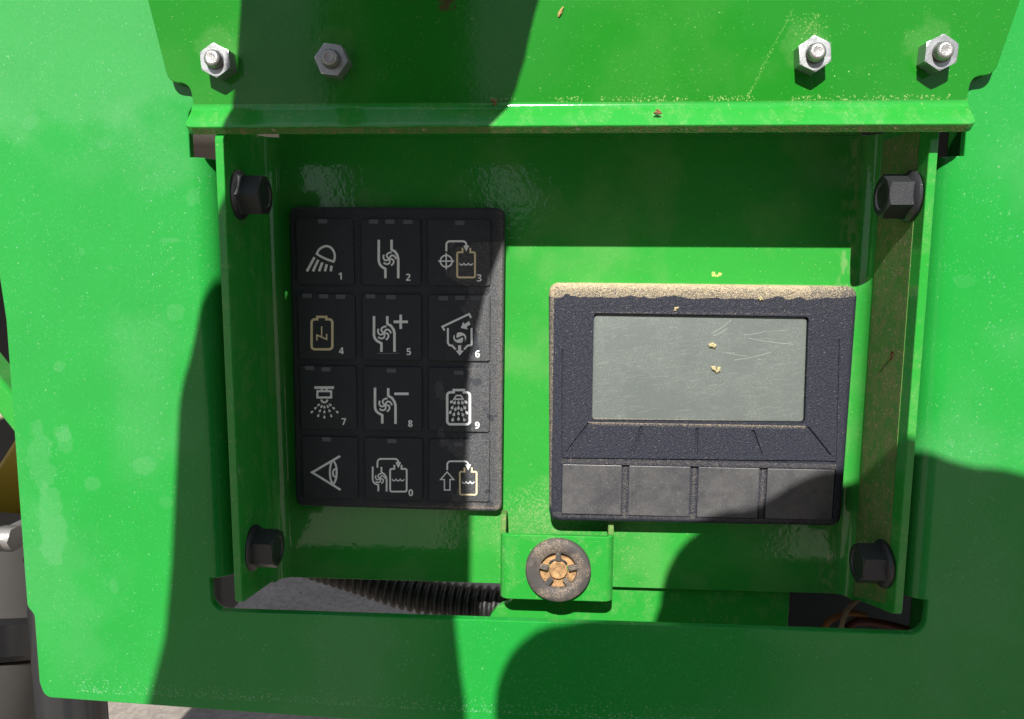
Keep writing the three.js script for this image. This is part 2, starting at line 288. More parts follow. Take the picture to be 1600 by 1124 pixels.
// ------------------------------------------------------------------ hinge plate above the opening
{
  const lid = thing('hinge_plate', 'darker green plate with a bent lip along its foot, fixed with four nuts', 'plate', [3, 37, 4]);
  const zb = 0.9, zf = 3.9;
  const edge = [[-130, 108], [-123.3, 77.1], [-118.2, 53.3], [-111.6, 53.0], [-110.8, 46.5]];
  const R = [2, 0, 4.2, 4.5, 0];
  const right = [[117.6, 46.5], [118.2, 53.4], [124.6, 53.7], [129.9, 73.9], [136, 108]], RR = [0, 4.5, 4.2, 0, 2];
  part(lid, 'plate', sheet(rounded([...edge, ...right], [...R, ...RR]), zb, zf, 0.3, 2, 12), M.lid, {});
  // the lip: bent out and down
  const dir = [-7.4 / 10.2, 7 / 10.2], c = Math.atan2(7, 7.4);                     // (y, z), bend angle
  const prof = [], ri = 2.2, y0 = 46.5;
  for (let i = 0; i <= 8; i++) { const a = c * i / 8; prof.push([y0 - ri * Math.sin(a), zf + ri * (1 - Math.cos(a))]); }         // front of the bend
  const f1 = prof[8], L = 8.0, tip = [f1[0] + dir[0] * L, f1[1] + dir[1] * L];
  const back = [tip[0] - Math.sin(c) * 3, tip[1] - Math.cos(c) * 3];
  const rb = ri + 3, prof2 = []; for (let i = 8; i >= 0; i--) { const a = c * i / 8; prof2.push([y0 - rb * Math.sin(a), zf + ri - rb * Math.cos(a)]); }
  const ex = 0.33, q1 = [f1[0] + dir[0] * ex, f1[1] + dir[1] * ex], q2 = [prof2[0][0] + dir[0] * ex, prof2[0][1] + dir[1] * ex];
  const fold = prismX(shapeOf([[y0 + ex, zf], ...prof, q1, q2, ...prof2, [y0 + ex, zb]].map(([y, z]) => [-z, y])), -111.2, 117.9, 0.05);
  const flap = sheet(rounded([[-111.2, 0], [-111.2, -L], [117.9, -L], [117.9, 0]], [0, 2.6, 2.6, 0]), -3, 0, 0.3, 3).rotateX(-c).translate(0, f1[0], f1[1]);
  const lip = part(lid, 'lip', join([fold, flap]), M.greenPlain);
  lip.userData.label = 'bent lip with a worn dusty lower edge';
  // a crust of dust on the cut edge of the lip
  const e0 = [tip[0] - 0.05, tip[1] + 0.0], e1 = back, off = [-0.12 * Math.cos(c), 0.12 * Math.sin(c)];
  const crust = []; const n = 240;
  for (let i = 0; i <= n; i++) crust.push([-108.8 + 224.2 * i / n, 0.10 + 0.12 * vn(i * 0.4, 2), 0.93 - 0.12 * vn(i * 0.37, 9)]);
  const pos = [];
  for (let i = 0; i < n; i++) {
    const q = [0, 1].flatMap((k) => { const [x, a, b] = crust[i + k]; return [[x, a], [x, b]].map(([X, s]) => [X, e0[0] + (e1[0] - e0[0]) * s + off[0], e0[1] + (e1[1] - e0[1]) * s + off[1]]); });
    pos.push(...q[0], ...q[1], ...q[3], ...q[0], ...q[3], ...q[2]);
  }
  const cg = new THREE.BufferGeometry(); cg.setAttribute('position', new THREE.Float32BufferAttribute(pos, 3)); cg.computeVertexNormals(); cg.setAttribute('uv', new THREE.Float32BufferAttribute(new Float32Array(pos.length / 3 * 2), 2));
  part(lid, 'dust_crust', cg, M.greenDusty);
  // nuts on studs
  const hexNut = (x, y, turn) => {
    const af = 8.7, rad = af / Math.sqrt(3), h0 = zf + 0.05, h1 = zf + 5.0;
    const hex = new THREE.CylinderGeometry(rad, rad, h1 - h0, 6, 1).rotateX(Math.PI / 2).rotateZ(turn).translate(x, y, (h0 + h1) / 2);
    const cone = new THREE.LatheGeometry([[0, -4], [7.4, -4], [7.4, 1.5], [4.45, 2.5], [2.8, 2.5], [2.6, 2.2], [0, 2.2]].map(([r, q]) => new THREE.Vector2(r, q)), 40).rotateX(Math.PI / 2).translate(x, y, (h0 + h1) / 2);
    const A = new Brush(clean(hex)), B = new Brush(clean(cone)); A.updateMatrixWorld(); B.updateMatrixWorld();
    const ev = new Evaluator(); ev.attributes = ['position', 'normal', 'uv'];
    const g = ev.evaluate(A, B, 3).geometry;                                      // intersection: chamfered nut
    const nut = part(lid, 'nut', toCreasedNormals(clean(g), 0.5), M.zinc);
    const pts = [[0, -1]]; for (let i = 0; i <= 9; i++) pts.push([2.55 - (i % 2 ? 0.34 : 0), i * 0.24 - 0.3]); pts.push([2.35, 2.1], [1.9, 2.6], [1.4, 2.65], [1.0, 2.5], [0, 2.5]);
    part(nut, 'stud', new THREE.LatheGeometry(pts.map(([r, q]) => new THREE.Vector2(r, q)), 28).rotateX(Math.PI / 2).translate(x, y, h1), M.stud);
  };
  hexNut(-101.2, 58.4, 0.06); hexNut(-66.4, 58.3, 0.4); hexNut(72.4, 58.7, 0.1); hexNut(107.1, 58.7, -0.05);
}

// ------------------------------------------------------------------ U-shaped bracket in the opening
const BZ = -31;
{
  const br = thing('instrument_bracket', 'U-shaped green bracket set back in the panel opening, carrying both control units', 'bracket', [3, -119, -31]);
  const XL = -102.3, XR = 107, rb = 5, t = 2.6, lean = 0.068;
  const shear = (g) => { const p = g.attributes.position; for (let i = 0; i < p.count; i++) { const z = p.getZ(i); if (z > -26) p.setX(i, p.getX(i) + (z + 26) * lean); } return g; };
  const bottom = -119;
  const L1 = arc(XL + rb, -26, rb, Math.PI, Math.PI * 1.5, 12), R1 = arc(XR - rb, -26, rb, Math.PI * 1.5, Math.PI * 2, 12), R2 = arc(XR - rb, -26, rb + t, Math.PI * 2, Math.PI * 1.5, 12), L2 = arc(XL + rb, -26, rb + t, Math.PI * 1.5, Math.PI, 12);
  const trough = prismY([...L2, ...L1, ...R1, ...R2].reverse(), bottom, 42.6, 0.12);
  part(br, 'back_plate', join([trough, sheet(rounded([[XL + rb, 42.6], [XR - rb, 42.6], [XR - rb, 60], [XL + rb, 60]], 0.5), BZ - t, BZ, 0.02, 1)]), M.plate, {});
  const flange = (zf, yf) => rounded([[26.0, 42.6], [-1, 43.5], [-zf, yf], [-zf, -110.6], [24, -117.5], [26.0, -117]], [0, 0.5, 0.5, 1.6, 1.5, 0]);
  for (const [x, s, zf, yf] of [[XL, 1, 8.4, 36.2], [XR, -1, 2, 43]]) {
    part(br, 'side_flange', shear(prismX(flange(zf, yf), s > 0 ? x - t : x, s > 0 ? x : x + t, 0.3)), M.greenPlain);
    if (s < 0) { // the inner face carries dust; its cut front edge is clean paint
      const q = shear(prismX(rounded([[25.6, 40], [3.6, 40], [3.2, -109.4], [23.6, -116.4], [25.6, -116.4]], 1), x - 0.16, x + 0.3, 0.05));
      part(br, 'dust_coat', q, M.greenDusty).userData.label = 'brown dust lying on the right side flange';
    }
  }
  // flange bolts, heads turned inward
  const bolt = (x, y, z, s, turn) => {
    const L = [[0, 0], [8.5, 0], [8.6, 0.9], [8.2, 1.3], [6.9, 1.9], [6.2, 2.2], [0, 2.2]].map(([r, q]) => new THREE.Vector2(r, q));
    const lie = (g) => g.scale(0.9, 0.95, 0.9).rotateZ(-s * Math.PI / 2).rotateX(turn).translate(x, y, z);
    const fl = toCreasedNormals(clean(new THREE.LatheGeometry(L, 44)), 0.4);
    const b = part(br, 'bolt', lie(fl), M.blackOxide);
    const hex = new THREE.CylinderGeometry(13 / Math.sqrt(3), 13 / Math.sqrt(3), 8, 6, 1).translate(0, 1.6 + 4, 0);
    const cut = new THREE.LatheGeometry([[0, -5], [9, -5], [9, 7.9], [6.3, 9.4], [4.6, 9.4], [4.2, 9.0], [0, 9.0]].map(([r, q]) => new THREE.Vector2(r, q)), 44);
    const A = new Brush(clean(hex)), B = new Brush(clean(cut)); A.updateMatrixWorld(); B.updateMatrixWorld();
    const ev = new Evaluator(); ev.attributes = ['position', 'normal', 'uv'];
    part(b, 'hex_head', lie(toCreasedNormals(clean(ev.evaluate(A, B, 3).geometry), 0.4)), M.blackOxide);
  };
  bolt(XL + 1.5, 20.3, -3, 1, 0.05); bolt(XL + 1.5, -96.4, -3, 1, 0.5); bolt(XR + 1.25, 20.4, -6, -1, 0.45); bolt(XR + 1.25, -97, -6, -1, 0.5);
}

// ------------------------------------------------------------------ keypad
{
  const z1 = -26.4, zp = -25.5;
  const kp = thing('keypad', 'black rubber keypad with twelve keys printed with pale symbols', 'keypad', [-56, -88, BZ]);
  const X0 = -96, X1 = -16, Y0 = -92, Y1 = 20, S = 18, W = (X1 - X0) * S, H = (Y1 - Y0) * S;
  const cv = document.createElement('canvas'); cv.width = W; cv.height = H; const c = cv.getContext('2d');
  c.fillStyle = 'rgb(48,51,55)'; c.fillRect(0, 0, W, H);
  const at = (px, py) => { const p = P(px, py, zp); return [(p.x - X0) * S, (Y1 - p.y) * S]; };
  // dust: fine grain everywhere, more along the right side and the lower rim
  for (let i = 0; i < 120000; i++) {
    const x = rnd() * W, y = rnd() * H, a = fbm(x / 60, y / 60, 3), r = x / W > 0.68 + 0.1 * vn(x / 90, y / 90) ? 1.6 : 0.3; if (rnd() > (0.15 + 1.3 * sm(.4, .75, a)) * r) continue;
    c.fillStyle = `rgba(${130 + rnd() * 44},${121 + rnd() * 44},${108 + rnd() * 44},${0.05 + rnd() * 0.17})`; const q = 0.8 + rnd() * 2.6; c.fillRect(x, y, q, q);
  }
  for (let i = 0; i < 210000; i++) { // a coat of pale dust on the right-hand keys, ragged towards the middle
    const x = W * (0.6 + 0.4 * rnd()), y = H * (0.12 + 0.88 * rnd()), a = fbm(x / 110 + 4, y / 110, 4); if (a + (x / W - 0.82) * 1.6 < 0.5) continue;
    c.fillStyle = `rgba(${130 + rnd() * 56},${122 + rnd() * 54},${116 + rnd() * 50},${0.08 + rnd() * 0.2})`; const q = 1 + rnd() * 2.2; c.fillRect(x, y, q, q);
  }
  for (let i = 0; i < 9000; i++) { // grit held along the outer rim on the right and below
    const e = rnd(); let x, y; if (e < .6) { x = (-18.5 - Math.abs(rr(-1, 1) * rr(0, 1)) * 3 - X0) * S; y = rnd() * H; } else { y = (Y1 + 88.6 - Math.abs(rr(-1, 1) * rr(0, 1)) * 2.4) * S; x = W * (0.2 + 0.8 * Math.sqrt(rnd())); }
    c.fillStyle = `rgba(${143 + rnd() * 35},${125 + rnd() * 30},${95 + rnd() * 35},${0.1 + rnd() * 0.3})`; const q = 0.8 + rnd() * 2.8; c.fillRect(x, y, q, q);
  }
  for (let i = 0; i < 260; i++) { const x = rnd() * W, y = rnd() * H; c.strokeStyle = `rgba(170,165,155,${0.05 + rnd() * 0.16})`; c.lineWidth = 0.8 + rnd(); c.beginPath(); c.moveTo(x, y); c.lineTo(x + rr(-14, 14), y + rr(-14, 14)); c.stroke(); }
  // print
  const ZS = 7.495, mm = S / 4.5 / ZS;       // zoomed photograph pixel to canvas pixel, for widths
  let ox = 0, oy = 0; const q = (x, y) => at(ox + x / ZS, oy + y / ZS);
  const ink = 'rgb(222,225,223)', cream = 'rgb(212,197,158)';
  const line = (pts, w, col = ink, close = false, join_ = 'miter') => { c.strokeStyle = col; c.lineWidth = w * mm; c.lineJoin = join_; c.lineCap = 'butt'; c.beginPath(); pts.forEach(([x, y], i) => { const p = q(x, y); i ? c.lineTo(...p) : c.moveTo(...p); }); if (close) c.closePath(); c.stroke(); };
  const fill = (pts, col = ink) => { c.fillStyle = col; c.beginPath(); pts.forEach(([x, y], i) => { const p = q(x, y); i ? c.lineTo(...p) : c.moveTo(...p); }); c.closePath(); c.fill(); };
  const curve = (pts, w, col = ink, closed = false) => { const k = new THREE.CatmullRomCurve3(pts.map(([x, y]) => new THREE.Vector3(x, y, 0)), closed, 'centripetal').getPoints(60); line(k.map((p) => [p.x, p.y]), w, col, closed, 'round'); };
  const rarc = (cx, cy, r, a0, a1, n = 8) => arc(cx, cy, r, a0, a1, n);
  const digit = (s, x, y) => { const p = q(x, y); c.fillStyle = 'rgb(226,228,226)'; c.font = `bold ${Math.round(112 * mm)}px sans-serif`; c.textAlign = 'center'; c.textBaseline = 'middle'; c.fillText(s, p[0], p[1] + 2); };
  const fan = (x, y, r, w) => { for (let k = 0; k < 5; k++) { const a = k * 2 * Math.PI / 5 - 1.2, o = []; for (let i = 0; i <= 12; i++) { const s = i / 12, b = a + 1.15 * s * s * s + 0.1 * s; o.push([x + Math.cos(b) * r * Math.pow(s, 0.8), y + Math.sin(b) * r * Math.pow(s, 0.8)]); } line(o, w, ink, false, 'round'); } };
  const duct = (l, r_, w) => { line(l, w, ink, false, 'round'); line(r_, w, ink, false, 'round'); };
  const drop = (x, y, s, lean) => { const o = rarc(0, 0, s, -0.5, Math.PI + 0.5, 12); o.push([0, -s * 2.1]); const ca = Math.cos(lean), sa = Math.sin(lean); fill(o.map(([a, b]) => [x + a * ca - b * sa, y + 0.3 * s + a * sa + b * ca])); };
  const wave = (x0, x1, y, w) => { const o = []; for (let k = 0; k < 3; k++) { const a = x0 + (x1 - x0) * k / 3, b = x0 + (x1 - x0) * (k + 1) / 3; for (let i = 0; i <= 8; i++) o.push([a + (b - a) * i / 8, y + 20 * Math.sin(Math.PI * i / 8) - 10]); } line(o, w, ink, false, 'miter'); };
  const tankSign = (x0, x1, y0, y1, yn, n0, n1, w, col) => line([[n0, yn], [n0, y0], ...rarc(x0 + 18, y0 + 18, 18, -Math.PI / 2, -Math.PI, 5), ...rarc(x0 + 20, y1 - 20, 20, Math.PI, Math.PI / 2, 5), ...rarc(x1 - 20, y1 - 20, 20, Math.PI / 2, 0, 5), ...rarc(x1 - 18, y0 + 18, 18, 0, -Math.PI / 2, 5), [n1, y0], [n1, yn]], w, col);
  const pipeTo = (x0, y0, yt, x1, y1, w) => line([[x0, y0], ...rarc(x0 + 40, yt + 40, 40, Math.PI, Math.PI * 1.5, 8), ...rarc(x1 - 40, yt + 40, 40, -Math.PI / 2, 0, 8), [x1, y1]], w, ink, false, 'round');
  const head = (x, y, w) => { fill([[x - 34, y - 62], [x - 14, y - 68], [x, y - 40], [x + 14, y - 68], [x + 34, y - 62], [x, y + 6]]); };
  const cell = (x0, x1, y0, y1, n0, n1, yt, w, col) => line([[n0, y0], [n0, yt], [n1, yt], [n1, y0], ...rarc(x1 - 38, y0 + 38, 38, -Math.PI / 2, 0, 6), ...rarc(x1 - 38, y1 - 38, 38, 0, Math.PI / 2, 6), ...rarc(x0 + 38, y1 - 38, 38, Math.PI / 2, Math.PI, 6), ...rarc(x0 + 38, y0 + 38, 38, Math.PI, Math.PI * 1.5, 6)], w, col, true);
  // key 1: lamp
  ox = 430; oy = 310;
  curve([[485, 652], [510, 605], [555, 572], [603, 560], [650, 578], [683, 620], [697, 675], [686, 742]], 27); line([[475, 645], [540, 685], [605, 716], [692, 745]], 27);
  for (const [a, b, d] of [[460, 690, 370], [504, 720, 441], [552, 750, 512], [603, 772, 581], [658, 790, 650]]) line([[a, b], [d, 856]], 31);
  digit('1', 765, 908);
  duct([[1212, 485], [1212, 735], [1222, 768], [1242, 797], [1290, 828], [1290, 937]], [[1362, 485], [1362, 603], [1400, 622], [1428, 660], [1440, 705], [1440, 937]], 30); fan(1335, 710, 80, 21);
  ox = 610; digit('2', 208, 922);
  line([[653, 640], [653, 832]], 17); line([[560, 736], [747, 736]], 17); line(rarc(653, 736, 68, 0, 6.2832, 40), 19, ink, true); pipeTo(655, 622, 503, 888, 570, 23); head(888, 618);
  tankSign(782, 990, 632, 927, 580, 843, 935, 22, cream); wave(808, 965, 772, 15); digit('3', 1040, 930);
  ox = 430; oy = 450;
  cell(425, 668, 368, 720, 492, 597, 340, 29, cream); line([[487, 616], [487, 552], [601, 602], [601, 540]], 18, cream); line([[543, 450], [543, 570]], 17, cream); digit('4', 775, 735);
  duct([[1156, 330], [1156, 560], [1168, 595], [1192, 622], [1243, 650], [1243, 750]], [[1312, 332], [1312, 422], [1355, 445], [1385, 488], [1396, 530], [1396, 750]], 31); fan(1273, 530, 82, 22); line([[1190, 768], [1450, 768]], 9, 'rgba(150,150,150,.5)');
  ox = 610; line([[37, 398], [204, 398]], 32); line([[120, 313], [120, 481]], 32); digit('5', 215, 744);
  line([[634, 500], [608, 455], [921, 307], [944, 352]], 24); line([[673, 470], [673, 645], [690, 672], [722, 676], [764, 722]], 24); line([[950, 470], [950, 660], [938, 672], [905, 676], [862, 722]], 24);
  fill([[920, 388], [938, 430], [893, 455], [905, 487], [824, 470], [852, 398], [868, 424]]); fill([[792, 672], [829, 672], [829, 735], [860, 735], [811, 793], [763, 735], [792, 735]]);
  fill(Array.from({ length: 40 }, (_, i) => [812 + 76 * Math.cos(i * Math.PI / 20), 583 + 62 * Math.sin(i * Math.PI / 20)])); curve([[905, 640], [850, 655], [862, 610], [852, 570], [812, 583], [772, 598], [762, 555], [774, 510], [720, 520]], 21, 'rgb(48,51,55)');
  digit('6', 1020, 772);
  ox = 430; oy = 560;
  fill([[457, 328], [688, 328], [688, 360], [457, 360]]); fill([[533, 358], [556, 358], [556, 374], [533, 374]]); fill([[590, 358], [614, 358], [614, 374], [590, 374]]); line([[493, 386], [654, 386], [654, 460], [493, 460]], 26, ink, true); line(rarc(575, 483, 35, 0.0, Math.PI, 16), 24);
  for (const [x, y, l] of [[505, 545, .9], [468, 583, .9], [425, 628, .9], [540, 565, .45], [521, 615, .4], [502, 672, .3], [575, 573, 0], [575, 628, 0], [575, 688, 0], [616, 565, -.45], [636, 615, -.4], [656, 674, -.3], [646, 545, -.9], [685, 583, -.9], [728, 628, -.9]]) drop(x, y, 14, l);
  digit('7', 803, 740);
  duct([[1168, 345], [1168, 580], [1180, 615], [1205, 640], [1253, 666], [1253, 766]], [[1323, 350], [1323, 440], [1366, 465], [1396, 508], [1408, 550], [1408, 770]], 31); fan(1287, 548, 80, 22);
  ox = 610; line([[45, 417], [213, 417]], 32); digit('8', 232, 762);
  cell(665, 930, 399, 774, 741, 861, 373, 30, ink); line([[772, 436], [824, 436], [852, 479], [744, 479]], 17, ink, true);
  for (const [x, y, l] of [[712, 508, .9], [750, 520, .4], [798, 520, 0], [845, 520, -.4], [885, 510, -.9], [722, 578, .4], [760, 597, .25], [797, 582, 0], [835, 599, -.25], [870, 578, -.5], [699, 632, .4], [742, 658, .3], [797, 647, 0], [850, 660, -.3], [895, 636, -.5], [728, 720, .2], [797, 710, 0], [865, 720, -.3]]) drop(x, y, 17, l);
  digit('9', 1017, 782);
  ox = 430; oy = 670;
  line([[760, 322], [432, 513], [765, 718]], 28); curve([[683, 375], [712, 440], [718, 515], [710, 590], [682, 655]], 25); curve([[660, 388], [644, 450], [640, 515], [646, 585], [668, 645]], 25); curve([[705, 470], [683, 488], [675, 520], [683, 552], [705, 572]], 22);
  duct([[1141, 445], [1141, 600], [1150, 628], [1170, 645], [1207, 660], [1207, 735]], [[1243, 448], [1243, 512], [1278, 535], [1298, 565], [1304, 600], [1304, 737]], 22); fan(1226, 585, 60, 17); pipeTo(1197, 458, 355, 1441, 410, 22); head(1441, 458);
  tankSign(1345, 1539, 472, 738, 425, 1394, 1479, 22, ink); wave(1367, 1511, 603, 14);
  ox = 610; digit('0', 238, 750);
  pipeTo(665, 487, 383, 910, 440, 21); head(910, 485); line([[664, 508], [742, 597], [697, 597], [697, 720], [632, 720], [632, 597], [587, 597]], 15, ink, true); tankSign(813, 1009, 505, 774, 455, 866, 953, 21, cream); wave(838, 982, 632, 14);
  const map = new THREE.CanvasTexture(cv); map.colorSpace = THREE.SRGBColorSpace; map.repeat.set(1000 / (X1 - X0), 1000 / (Y1 - Y0)); map.offset.set(-X0 / (X1 - X0), -Y0 / (Y1 - Y0)); map.anisotropy = 8;
  M.keypad = new THREE.MeshPhysicalMaterial({ map, roughness: 0.7, roughnessMap: wearRough, bumpMap: fineGrain, bumpScale: 0.0001, specularIntensity: 0.4 });
  const plain = M.keypad;
  const body = sheet(rounded([[-94.0, -89.6], [-18.2, -90.0], [-17.6, 18.2], [-93.2, 18.4]], 3.2), BZ + 0.05, z1, 1.3, 4, 8);
  part(kp, 'body', body, plain, {});
  M.window = new THREE.MeshPhysicalMaterial({ color: new THREE.Color(0.075, 0.08, 0.088), roughness: 0.4 });
  const cols = [[-90.6, -70.2], [-67.6, -46.6], [-44.2, -22.4]], rows = [[14.2, -8.6], [-11.6, -35.0], [-37.2, -60.4], [-63.0, -86.0]];
  const lamps = { '0,0': [[430, 310, 555, 268]], '0,1': [[430, 310, 1150, 272], [430, 310, 1342, 274], [610, 310, 205, 276]], '0,2': [[610, 310, 812, 287]], '1,0': [[430, 450, 372, 92], [430, 450, 565, 98], [430, 450, 765, 103]], '1,1': [[430, 450, 1115, 98], [430, 450, 1355, 108]], '1,2': [[610, 450, 620, 122], [610, 450, 815, 118], [610, 450, 1000, 124]], '2,0': [[430, 560, 400, 115], [430, 560, 595, 130]], '2,1': [[430, 560, 1360, 145]], '2,2': [[610, 560, 800, 170]], '3,0': [[430, 670, 600, 125]], '3,1': [[430, 670, 1365, 147]], '3,2': [[610, 670, 800, 185]] };
  rows.forEach(([yt, yb], r) => cols.forEach(([xa, xb], k) => {
    const d = 0.25 * r;
    const key = part(kp, 'key', sheet(rounded([[xa - d * .5, yb], [xb - d * .3, yb], [xb, yt], [xa, yt]], 1.2), z1 - 0.6, zp, 0.45, 3, 4), M.keypad, {});
    for (const [a, b, x, y] of lamps[`${r},${k}`]) { const p = P(a + x / ZS, b + y / ZS, zp); part(key, 'indicator_window', box(p.x - 1.65, p.x + 1.65, p.y - 0.75, p.y + 0.75, zp - 0.3, zp + 0.08, 0.1, 1), M.window); }
  }));
}

// ------------------------------------------------------------------ display unit
{
  const zf = -21.5, du = thing('display_unit', 'dark blue grey monochrome display unit with a blank grey screen and four soft keys', 'display', [49, -90, BZ]);
  const X0 = -3, X1 = 101, Y0 = -93, Y1 = -5, S = 18, W = (X1 - X0) * S, H = (Y1 - Y0) * S;
  const cv = document.createElement('canvas'); cv.width = W; cv.height = H; const c = cv.getContext('2d');
  const cx = (x) => (x - X0) * S, cy = (y) => (Y1 - y) * S;
  c.fillStyle = 'rgb(37,39,49)'; c.fillRect(0, 0, W, H);
  const grit = (n, fx, fy, a0, a1, q0 = 0.8, q1 = 3) => { for (let i = 0; i < n; i++) { const x = fx(), y = fy(); c.fillStyle = `rgba(${168 + rnd() * 36},${152 + rnd() * 32},${114 + rnd() * 38},${a0 + rnd() * (a1 - a0)})`; const q = q0 + rnd() * (q1 - q0); c.fillRect(cx(x), cy(y), q, q); } };
  grit(16000, () => rr(X0, X1), () => rr(Y0, Y1), 0.03, 0.22);
  grit(6500, () => rr(X0, X1), () => rr(Y0, Y1), 0.2, 0.6, 0.9, 2.4); grit(260, () => rr(X0, X1), () => rr(Y0, Y1), 0.4, 0.8, 2.4, 5);
  for (let i = 0; i < 1040; i++) { const x0 = -2.5 + i * 0.1, w = 1.8 + 1.0 * fbm(i * 0.03, 3, 3) - (x0 > 80 ? (x0 - 80) * 0.02 : 0), n = x0 > 95 ? 24 : x0 > 85 ? 42 : 66; grit(n, () => x0 + rnd() * 0.3, () => -7.2 - Math.pow(rnd(), 1.7) * w * 1.9, 0.35, 0.9, 1, 3); }     // thick dust on the top edge
  grit(9000, () => -1.9 + Math.abs(rr(-1, 1)) * 1.5, () => rr(-86, -8), 0.2, 0.6, 1, 3.2);                                     // and down the left edge
  grit(5200, () => 12 + rnd() * 74, () => -55.0 - Math.abs(rr(-1, 1) * rnd()) * 1.3, 0.2, 0.6, 1, 3);                              // under the screen
  grit(5200, () => rr(-1, 100), () => -10.2 - Math.pow(rnd(), 3) * 7, 0.12, 0.45, 0.9, 2.4);
  for (const g of [25.4, 49.2, 72.7]) grit(1500, () => g + rr(-1.3, 1.3) * Math.sqrt(rnd()), () => -70 - rnd() * 19, 0.08, 0.4, 1, 3);
  grit(1800, () => rr(3, 97), () => -69.4 + rr(-.5, .4), 0.1, 0.5, 1, 3);
  grit(700, () => 12 + rnd() * 74, () => -17.0 + Math.abs(rr(-1, 1) * rnd()) * 0.8, 0.2, 0.6, 1, 3);
  grit(6000, () => rr(3, 97), () => -68.6 + rr(-.5, .5), 0.05, 0.3); grit(6000, () => rr(0, 99), () => -88.4 + rr(-1, .8), 0.08, 0.4);
  for (let i = 0; i < 60; i++) { const x = rr(30, 95), y = rr(-68, -12); c.strokeStyle = `rgba(178,173,164,${0.15 + rnd() * 0.35})`; c.lineWidth = 0.8 + rnd() * 1.4; c.beginPath(); c.moveTo(cx(x), cy(y)); c.lineTo(cx(x) + rr(-30, 30), cy(y) + rr(-14, 14)); c.stroke(); }
  const map = new THREE.CanvasTexture(cv); map.colorSpace = THREE.SRGBColorSpace; map.repeat.set(1000 / (X1 - X0), 1000 / (Y1 - Y0)); map.offset.set(-X0 / (X1 - X0), -Y0 / (Y1 - Y0));
  M.housing = new THREE.MeshPhysicalMaterial({ map, roughness: 0.5, bumpMap: leather, bumpScale: 0.00022, specularIntensity: 0.55 });
  // housing, with the screen opening, the engraved ticks and the key well cut out
  const outline = rounded([[-1.0, -91.4], [100.2, -90.6], [100.8, -7.6], [-2.2, -7.2]], 4.2);
  const body = new THREE.ExtrudeGeometry(outline, { depth: zf - BZ - 2.4, bevelEnabled: true, bevelThickness: 2.4, bevelSize: 2.1, bevelOffset: -2.1, bevelSegments: 5, curveSegments: 10 }).translate(0, 0, BZ + 0.05 - 0);
  const ev = new Evaluator(); ev.attributes = ['position', 'normal', 'uv'];
  let A = new Brush(toCreasedNormals(clean(body), 0.5)); A.updateMatrixWorld();
  const cut = (g) => { const B = new Brush(clean(g)); B.updateMatrixWorld(); A = ev.evaluate(A, B, SUBTRACTION); A.updateMatrixWorld(); };
  const zt = zf;
  const slab = (pts, r, depth) => sheet(rounded(pts, r), zt - depth, zt + 4, 0, 1, 6);
  cut(slab([[13.3, -54.6], [85.7, -54.0], [84.9, -17.7], [13.2, -17.3]], 1.4, 3));
  cut(slab([[3.2, -88.6], [96.9, -88.2], [97.0, -69.9], [3.2, -70.1]], 0.8, 1.15));
  const tick = (a, b, w = 0.55, d = 0.7) => { const p = P(...a, zf), s = P(...b, zf), v = new THREE.Vector2(s.x - p.x, s.y - p.y), L = v.length(); cut(new RoundedBoxGeometry(L, w * 2, d * 2, 2, Math.min(w, d) * 0.9).rotateZ(Math.atan2(v.y, v.x)).translate((p.x + s.x) / 2, (p.y + s.y) / 2, zt)); };
  tick([921, 661], [886, 707]); tick([1003, 666], [988, 709]); tick([1089, 669], [1088, 710]); tick([1176, 672], [1190, 711]); tick([1262, 668], [1298, 713]);
  tick([879, 545], [878, 716], 0.28, 0.35); tick([1311, 530], [1306, 720], 0.28, 0.35); tick([878, 717], [1306, 722], 0.4, 0.7);
  part(du, 'housing', toCreasedNormals(clean(A.geometry), 0.45), M.housing, {});
  // screen
  const w2 = 1440, h2 = 760, c2 = document.createElement('canvas'); c2.width = w2; c2.height = h2; const k = c2.getContext('2d');
  k.fillStyle = 'rgb(89,95,91)'; k.fillRect(0, 0, w2, h2);
  for (let i = 0; i < 60000; i++) { const x = rnd() * w2, y = rnd() * h2, a = fbm(x / 160, y / 160, 3); if (rnd() > 0.25 + sm(.4, .7, a) + (x < 80 ? .8 : 0)) continue; k.fillStyle = `rgba(${177 + rnd() * 35},${177 + rnd() * 35},${168 + rnd() * 35},${0.05 + rnd() * 0.2})`; const q = 1 + rnd() * 2.6; k.fillRect(x, y, q, q); }
  for (let i = 0; i < 330; i++) { const x = rnd() * w2, y = rnd() * h2, L = rr(10, 110); k.strokeStyle = `rgba(195,198,192,${0.06 + rnd() * 0.22})`; k.lineWidth = 0.8 + rnd() * 1.8; k.beginPath(); k.moveTo(x, y); k.quadraticCurveTo(x + L / 2, y + rr(-8, 8) - L * 0.1, x + L, y - L * rr(0, 0.3)); k.stroke(); }
  for (const [a, b, d, e] of [[0.55, .18, .64, .05], [0.66, .42, .83, .34], [.56, .2, .62, .13], [.7, .19, .8, .15], [.72, .22, .93, .27], [.62, .35, .72, .38]]) { k.strokeStyle = 'rgba(195,192,180,.55)'; k.lineWidth = 2.2; k.beginPath(); k.moveTo(a * w2, b * h2); k.quadraticCurveTo((a + d) / 2 * w2 + 14, (b + e) / 2 * h2 + 10, d * w2, e * h2); k.stroke(); }
  for (let i = 0; i < 9000; i++) { const x = rnd() * w2, y = h2 - Math.abs(rr(-1, 1) * rnd()) * 26; k.fillStyle = `rgba(${186 + rnd() * 26},${164 + rnd() * 26},${130 + rnd() * 34},${.2 + rnd() * .5})`; k.fillRect(x, y, 1 + rnd() * 2.5, 1 + rnd() * 2.5); }
  const sx0 = 13, sx1 = 86, sy0 = -54.8, sy1 = -17.1;
